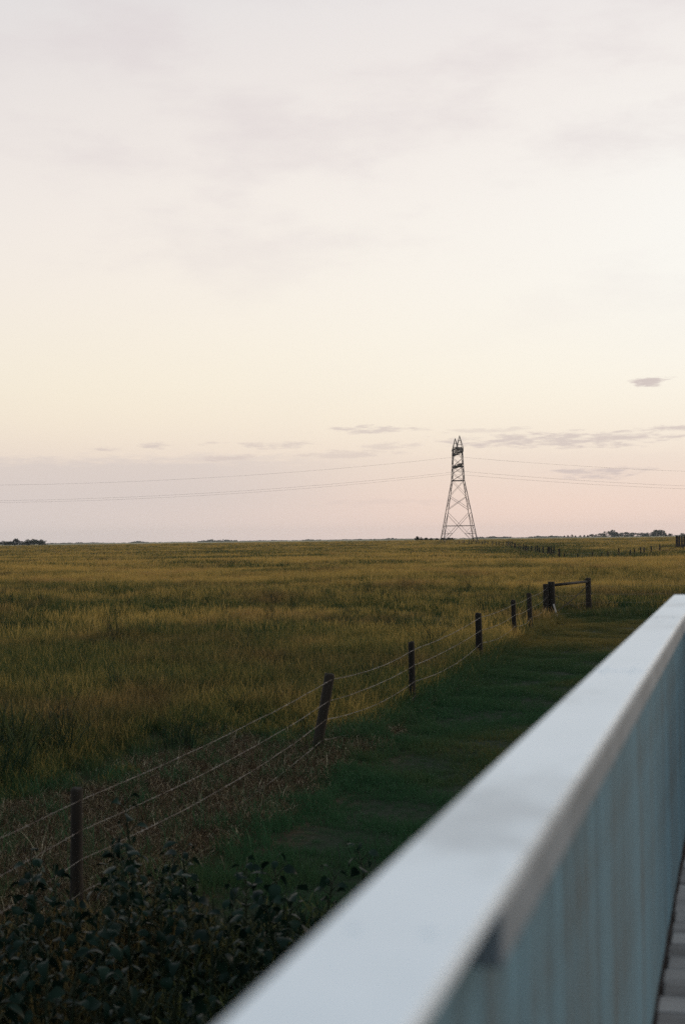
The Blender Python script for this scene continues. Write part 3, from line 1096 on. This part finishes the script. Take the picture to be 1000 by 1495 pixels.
UY, LY = 18.0, 13.0
ZU, ZL = 39.0, 33.2
for sg in (-1, 1):
    arm(sg * UY, ZU, 2.7, 1.5)
    arm(sg * LY, ZL, .8, .7, 3)
    # earth wire peak
    q = MB()
    apex = Vector((0, sg * 8.2, 46.2))
    for (ax_, ay_) in ((-1.35, 10.4), (1.35, 10.4), (-1.35, 6.0), (1.35, 6.0)):
        q.beam(Vector((ax_, sg * ay_, ZU + 1.6)), apex, .18)
    for z_, k_ in ((42.3, .62), (44.0, .34)):
        c_ = [Vector((sx * 1.35 * k_, sg * (8.2 + sy * 2.2 * k_), z_)) for sx, sy in CS]
        for i in range(4): q.beam(c_[i], c_[(i + 1) % 4], .10)
    q.build('earth_peak', M['steel'], tower)
    for (yy, zz) in ((sg * UY, ZU), (sg * LY, ZL)):
        for L_ in (0, 1):
            pass
        q = MB()
        base = Vector((0, yy, zz - .05)); n_ = 11; ln = 2.6 if zz > 36 else 2.4
        for i in range(n_):
            z_ = base.z - .15 - (ln - .3) * i / n_
            q.tube([(0, yy, z_), (0, yy, z_ - .10)], [.16, .09], 6)
        q.tube([base, base - Vector((0, 0, ln))], .05, 5)
        q.build('insulator_string', M['insulator'], tower)

# conductors, hung from the insulators and running off to the next towers
T = Matrix.Translation((TX, TY, TZ)) @ Matrix.Rotation(R(2.0), 4, 'Z')
def cable(name, yloc, zloc, sag, rad, label, cat, twin=0.0):
    a_ = T @ Vector((0, yloc, zloc))
    q = MB()
    for off in ((-twin, twin) if twin else (0.0,)):
        pts = []
        for i in range(-40, 41):
            t = i / 40
            X = 400 * t
            u_ = abs(t)
            pts.append(Vector((X, yloc + off, zloc - sag * 4 * u_ * (1 - u_))))
        q.tube([(T @ p) - a_ for p in pts], rad, 4)
    o = q.build(name, M['cable'])
    o.location = a_
    return tag(o, label, cat, 'power lines strung from the lattice tower')


cable('power_line', 0.0, ZU - 1.4, 10.0, .027, 'single uppermost power line passing the tower below its top crossarm', 'power line')
cable('power_line', -LY, ZL - 2.5, 10.2, .019, 'lowest near power line hung from the near tip of the lower crossarm', 'power line', .22)
cable('power_line', LY, ZL - 2.5, 10.2, .019, 'lower far power line hung from the far tip of the lower crossarm', 'power line', .22)


# ------------------------------------------------------------------ far trees
def crown_mesh(kind, h, w, seed, n=150):
    rd = random.Random(seed)
    V, F = [], []
    lobes = []
    if kind == 'conifer':
        for i in range(10):
            t = i / 10
            lobes.append((0, 0, h * (.12 + .85 * t), w * .5 * (1 - t) + .12 * w, h * .09))
    else:
        k = rd.randint(9, 13)
        for i in range(k):
            a = rd.uniform(0, 6.28); r = w * .33 * math.sqrt(rd.random())
            zz = h * rd.uniform(.10, .80)
            if kind == 'shrub': zz = h * rd.uniform(.22, .72)
            rr = w * rd.uniform(.18, .30)
            lobes.append((r * math.cos(a), r * math.sin(a) * .8, zz, rr, min(rr, h * .2)))
        lobes.append((rd.uniform(-.1, .1) * w, 0, h * .82, w * .18, h * .17))
    for i in range(n):
        cx, cy, cz, rx, rz_ = rd.choice(lobes)
        while True:
            d = Vector((rd.uniform(-1, 1), rd.uniform(-1, 1), rd.uniform(-1, 1)))
            if .35 < d.length < 1: break
        p = Vector((cx + d.x * rx, cy + d.y * rx, max(cz + d.z * rz_, .15)))
        s = max(.25, min(w, h) * rd.uniform(.05, .11))
        t1 = Vector((rd.uniform(-1, 1), rd.uniform(-1, 1), rd.uniform(-1, 1))).normalized()
        t2 = t1.cross(Vector((rd.uniform(-1, 1), rd.uniform(-1, 1), rd.uniform(-1, 1)))).normalized()
        k0 = len(V)
        V += [tuple(p - t1 * s), tuple(p + t2 * s * .7), tuple(p + t1 * s), tuple(p - t2 * s * .7)]
        F.append((k0, k0 + 1, k0 + 2, k0 + 3))
    me = bpy.data.meshes.new('crown')
    me.from_pydata(V, [], F)
    me.update()
    return me


def tree(name, x, y, h, w, kind, seed, label, cat, group=None):
    r = empty(name, (x, y, hz(x, y)))
    tag(r, label, cat, group)
    link('crown', crown_mesh(kind, h, w, seed, 560 if kind != 'conifer' else 260), M['tree_leaf'], r)
    q = MB()
    if kind == 'shrub':
        for k in range(3):
            q.tube([(0, 0, -.2), (random.uniform(-.2, .2) * w, random.uniform(-.2, .2) * w, h * .55)], [.05 * h, .015 * h], 5)
    else:
        q.tube([(0, 0, -.3), (0, 0, h * .4), (.02 * w, 0, h * .78)], [.035 * h, .026 * h, .008 * h], 6)
        for k in range(3):
            a = k * 2.1
            q.tube([(0, 0, h * (.3 + .1 * k)), (w * .28 * math.cos(a), w * .28 * math.sin(a), h * (.5 + .1 * k))], [.016 * h, .006 * h], 5)
    q.build('trunk', M['post'], r)
    return r


FP = 2076.4
def far_x(pxx, D):      # lateral place on the plain for a bearing
    return (pxx - 500) / FP * D


# thicket at the left edge
G = 'dark shrubs of the left horizon thicket'
words = ['first', 'second', 'third', 'fourth', 'fifth', 'sixth', 'seventh', 'eighth', 'ninth', 'tenth', 'eleventh', 'twelfth', 'thirteenth']
for i, (pxx, hh, ww) in enumerate([(-14, 5.2, 7), (3, 4.2, 7), (14, 4.0, 6), (22, 6.0, 6.5), (33, 3.6, 6), (41, 5.0, 6), (50, 5.2, 6), (58, 4.6, 6), (63, 3.4, 4.5)]):
    lab = '%s shrub from the left in the dark thicket on the left horizon' % words[i]
    if i == 3: lab = 'tallest shrub of the dark thicket on the horizon at the left edge'
    if i == 8: lab = 'small rightmost shrub of the dark thicket at the left edge'
    D = 1280 + (i * 37) % 60
    tree('shrub', far_x(pxx, D), D, hh * 1.15, ww * 1.9, 'shrub', 300 + i, lab, 'shrub', G)
# bushes behind the tower
for i, (pxx, hh, ww) in enumerate([(608, 3.4, 4.2), (614, 2.8, 4), (621, 2.3, 4), (629, 2.0, 3.6), (637, 1.8, 3.4), (646, 2.2, 4), (653, 2.3, 4), (659, 2.0, 3.5)]):
    lab = ('%s low bush from the left in the clump left of the pylon' % words[i]) if i < 5 else ('%s low bush from the left between the pylon legs' % words[i - 5])
    if i == 0: lab = 'tallest leftmost bush of the clump left of the pylon'
    D = 1010 + (i * 29) % 40
    tree('bush', far_x(pxx, D), D, hh, ww, 'shrub', 340 + i, lab, 'bush', 'bushes around the foot of the pylon')
# shelterbelt on the right
spec = [(823, 3.6, 3, 'conifer'), (828, 4.4, 4, 'conifer'), (834, 5.0, 5, 'conifer'), (839, 3.6, 3.5, 'conifer'), (846, 4.0, 4, 'conifer'), (852, 4.4, 4, 'conifer'),
        (857, 3.8, 4, 'conifer'), (863, 5.2, 6, 'broad'), (869, 5.0, 5, 'conifer'), (877, 6.6, 7, 'broad'), (884, 6.0, 8, 'broad'), (892, 11.5, 11, 'broad'), (899, 8.2, 9, 'broad'),
        (907, 7.4, 9, 'broad'), (914, 7.6, 9, 'broad'), (921, 7.0, 9, 'broad'), (929, 6.0, 9, 'broad'), (937, 6.6, 9, 'broad'), (945, 6.6, 9, 'broad'), (951, 7.6, 6, 'broad'),
        (955, 11.0, 5, 'broad'), (963, 11.2, 9, 'broad'), (968, 9.0, 6, 'broad'), (977, 5.0, 5, 'broad'), (995, 5.2, 7, 'broad'), (1006, 5.5, 8, 'broad')]
nc = nb = 0
for i, (pxx, hh, ww, kd) in enumerate(spec):
    if kd == 'conifer':
        lab = '%s pointed evergreen from the left in the row on the right horizon' % words[nc]; nc += 1
    else:
        lab = '%s broad tree from the left in the shelterbelt on the right horizon' % words[min(nb, 12)]; nb += 1
    if i == 11: lab = 'tallest rounded tree in the middle of the right horizon shelterbelt'
    if i == 20: lab = 'slim tall tree near the right end of the shelterbelt'
    if i == 21: lab = 'wide rounded tree at the right end of the shelterbelt'
    if i == 23: lab = 'low tree on the horizon just left of the board windbreak'
    if i == 24: lab = 'low tree on the horizon showing above the board windbreak'
    if i == 25: continue
    D = 2450 + (i * 53) % 90
    tree('evergreen_tree' if kd == 'conifer' else 'tree', far_x(pxx, D), D, hh * 1.1, ww * (2.3 if kd == 'broad' else 1.5), kd, 400 + i, lab, 'tree', 'trees of the right horizon shelterbelt')

# far-off woods and farm groves that read as one blue strip
V, F = [], []
rd = random.Random(5)
for (p0, p1, hh, D) in [(60, 150, 6, 5200), (190, 215, 9, 5000), (290, 345, 13, 5000), (355, 420, 5, 5400), (440, 470, 7, 5200), (480, 600, 5, 5500), (690, 745, 10, 4900),
                        (770, 822, 10, 5000), (560, 580, 8, 5200), (-60, 20, 7, 5300), (985, 1080, 8, 5200), (100, 1000, 3.5, 5700)]:
    n = int((p1 - p0) * (2.5 if D < 5600 else 1.2))
    for k in range(n):
        pxx = rd.uniform(p0, p1)
        hloc = hh * (.35 + .4 * math.sin(math.pi * (pxx - p0) / (p1 - p0)) * (.5 + .5 * math.sin(pxx * .31 + p0))) * rd.uniform(.35, 1.0)
        x_, y_ = far_x(pxx, D), D + rd.uniform(-40, 40)
        z_ = hz(x_, y_)
        for f_ in range(6):
            s = rd.uniform(2.0, 4.5)
            p = Vector((x_ + rd.uniform(-4, 4), y_ + rd.uniform(-4, 4), z_ + hloc * rd.random()))
            t1 = Vector((rd.uniform(-1, 1), rd.uniform(-1, 1), rd.uniform(-.6, .6))).normalized() * s
            t2 = Vector((rd.uniform(-.4, .4), rd.uniform(-.4, .4), 1)).normalized() * min(s * .5, hloc * .4)
            k0 = len(V)
            V += [tuple(p - t1), tuple(p - t2), tuple(p + t1), tuple(p + t2)]
            F.append((k0, k0 + 1, k0 + 2, k0 + 3))
me = bpy.data.meshes.new('far_woods'); me.from_pydata(V, [], F); me.update()
tag(link('far_woods', me, M['tree_leaf']), 'thin blue strip of far woods and farm groves along the horizon', kind='stuff')


# ------------------------------------------------------------------ broad leaved plants below the deck
def leaf_mesh(L_, W_, droop, fold, seed):
    rd = random.Random(seed)
    V, F = [], []
    n = 6
    prof = [.10, .72, 1.0, .92, .66, .30, .02]
    for i in range(n + 1):
        t = i / n
        yy = L_ * (math.sin(t * droop) / droop if droop > .01 else t)
        zz = -L_ * (1 - math.cos(t * droop)) / max(droop, .01)
        w = W_ * .5 * prof[i]
        wob = rd.uniform(-.06, .06) * W_
        V += [(-w, yy, zz + fold * w + wob), (0, yy, zz), (w, yy, zz + fold * w - wob)]
    for i in range(n):
        a = i * 3
        F += [(a, a + 1, a + 4, a + 3), (a + 1, a + 2, a + 5, a + 4)]
    me = bpy.data.meshes.new('leaf')
    me.from_pydata(V, [], F)
    me.polygons.foreach_set('use_smooth', [True] * len(me.polygons))
    me.materials.append(M['plant_leaf'])
    me.update()
    return me


leaves = [leaf_mesh(random.uniform(.08, .21), random.uniform(.04, .11), random.uniform(1.2, 2.4), random.uniform(-.5, .45), 900 + i) for i in range(16)]


def plant(x, y, h, seed, label):
    rd = random.Random(seed)
    r = empty('leafy_plant', (x, y, hz(x, y)), rd.uniform(0, 6.28))
    tag(r, label, 'plant', 'broad leaved plants in the bed below the deck')
    lx, ly = rd.uniform(-.12, .12), rd.uniform(-.12, .12)
    st_ = lambda t: Vector((lx * t * t, ly * t * t, h * t))
    q = MB(); q.tube([st_(t) + Vector((0, 0, -.05 if t == 0 else 0)) for t in (0, .3, .6, .85, 1)], [.013, .011, .009, .007, .004], 6)
    nl = rd.randint(17, 24)
    ang = 0
    for k in range(nl):
        t = .18 + .82 * k / (nl - 1)
        ang += 2.4 + rd.uniform(-.3, .3)
        p = st_(t)
        sc = .88 * (1.1 - .55 * abs(t - .55)) * rd.uniform(.75, 1.2) * (h / .85) ** .5
        stalk = .05 + .09 * (1 - t)
        d = Vector((-math.sin(ang), math.cos(ang), 0))
        e = p + d * stalk + Vector((0, 0, .03 + .04 * t))
        q.tube([p, e], [.005, .0035], 4)
        o = link('leaf', leaves[rd.randrange(len(leaves))], None, r)
        o.location = e
        o.rotation_euler = (rd.uniform(-.75, .55) + .25 * t, rd.uniform(-.8, .8), ang)
        o.scale = (sc,) * 3
    q.build('stem', M['plant_stem'], r, True)
    return r


spots = []
tries = 0
while len(spots) < 125 and tries < 9000:
    tries += 1
    x_, y_ = random.uniform(-4.6, 2.2), random.uniform(6.3, 12.3)
    if deck_n(x_, y_) < .75: continue
    edge = 11.55 + .35 * math.sin(x_ * 2.2) + (.45 if -2.4 < x_ < -1.3 else 0) - (.8 if x_ < -2.7 else 0)
    if y_ > edge: continue
    if any((x_ - a) ** 2 + (y_ - b2) ** 2 < .36 ** 2 for a, b2, _ in spots): continue
    spots.append((x_, y_, random.uniform(.62, .98)))
back = {}
for i, (x_, y_, h_) in enumerate(spots):
    k = math.floor((x_ / y_) / .036)
    if -.25 < x_ / y_ < .02 and (k not in back or y_ > spots[back[k]][1]):
        back[k] = i
words = ['first', 'second', 'third', 'fourth', 'fifth', 'sixth', 'seventh', 'eighth', 'ninth', 'tenth', 'eleventh', 'twelfth']
row = {i: 'leafy dark plant, %s from the left along the back edge of the thicket' % words[min(n_, 11)]
       for n_, i in enumerate(sorted(back.values(), key=lambda j: spots[j][0] / spots[j][1]))}
for i, (x_, y_, h_) in enumerate(spots):
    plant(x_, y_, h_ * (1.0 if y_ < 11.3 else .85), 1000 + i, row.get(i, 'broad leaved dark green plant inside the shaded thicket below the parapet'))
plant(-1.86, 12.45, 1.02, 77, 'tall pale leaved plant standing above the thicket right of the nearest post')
# low creeping cover under the plants
cov = [tuft('cover_tuft', 26, .22, .08, .30, .03, M['weed'], 1.0, 0, 2) for _ in range(3)]
n = 1500
x = rng.uniform(-5.2, 2.4, n); y = rng.uniform(6, 12.2, n)
k_ = (deck_n(x, y) > .5)
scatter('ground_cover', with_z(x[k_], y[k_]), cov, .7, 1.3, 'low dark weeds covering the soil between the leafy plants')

# ------------------------------------------------------------------ evening haze
HB = 6800
q = MB(); q.box(-HB, HB, -HB, HB, -1.6, 56.0)
m = bpy.data.materials.new('evening_haze')
m.use_nodes = True
nt = NT(m.node_tree)
m.node_tree.nodes.clear()
out = nt.n('ShaderNodeOutputMaterial')
pv = nt.n('ShaderNodeVolumePrincipled')
pv.inputs['Color'].default_value = (.86, .87, .90, 1)
pv.inputs['Density'].default_value = 5e-5
pv.inputs['Anisotropy'].default_value = .2
nt.put(out.inputs['Volume'], pv.outputs[0])
tag(q.build('haze', m), 'thin evening haze over the plain', kind='stuff')
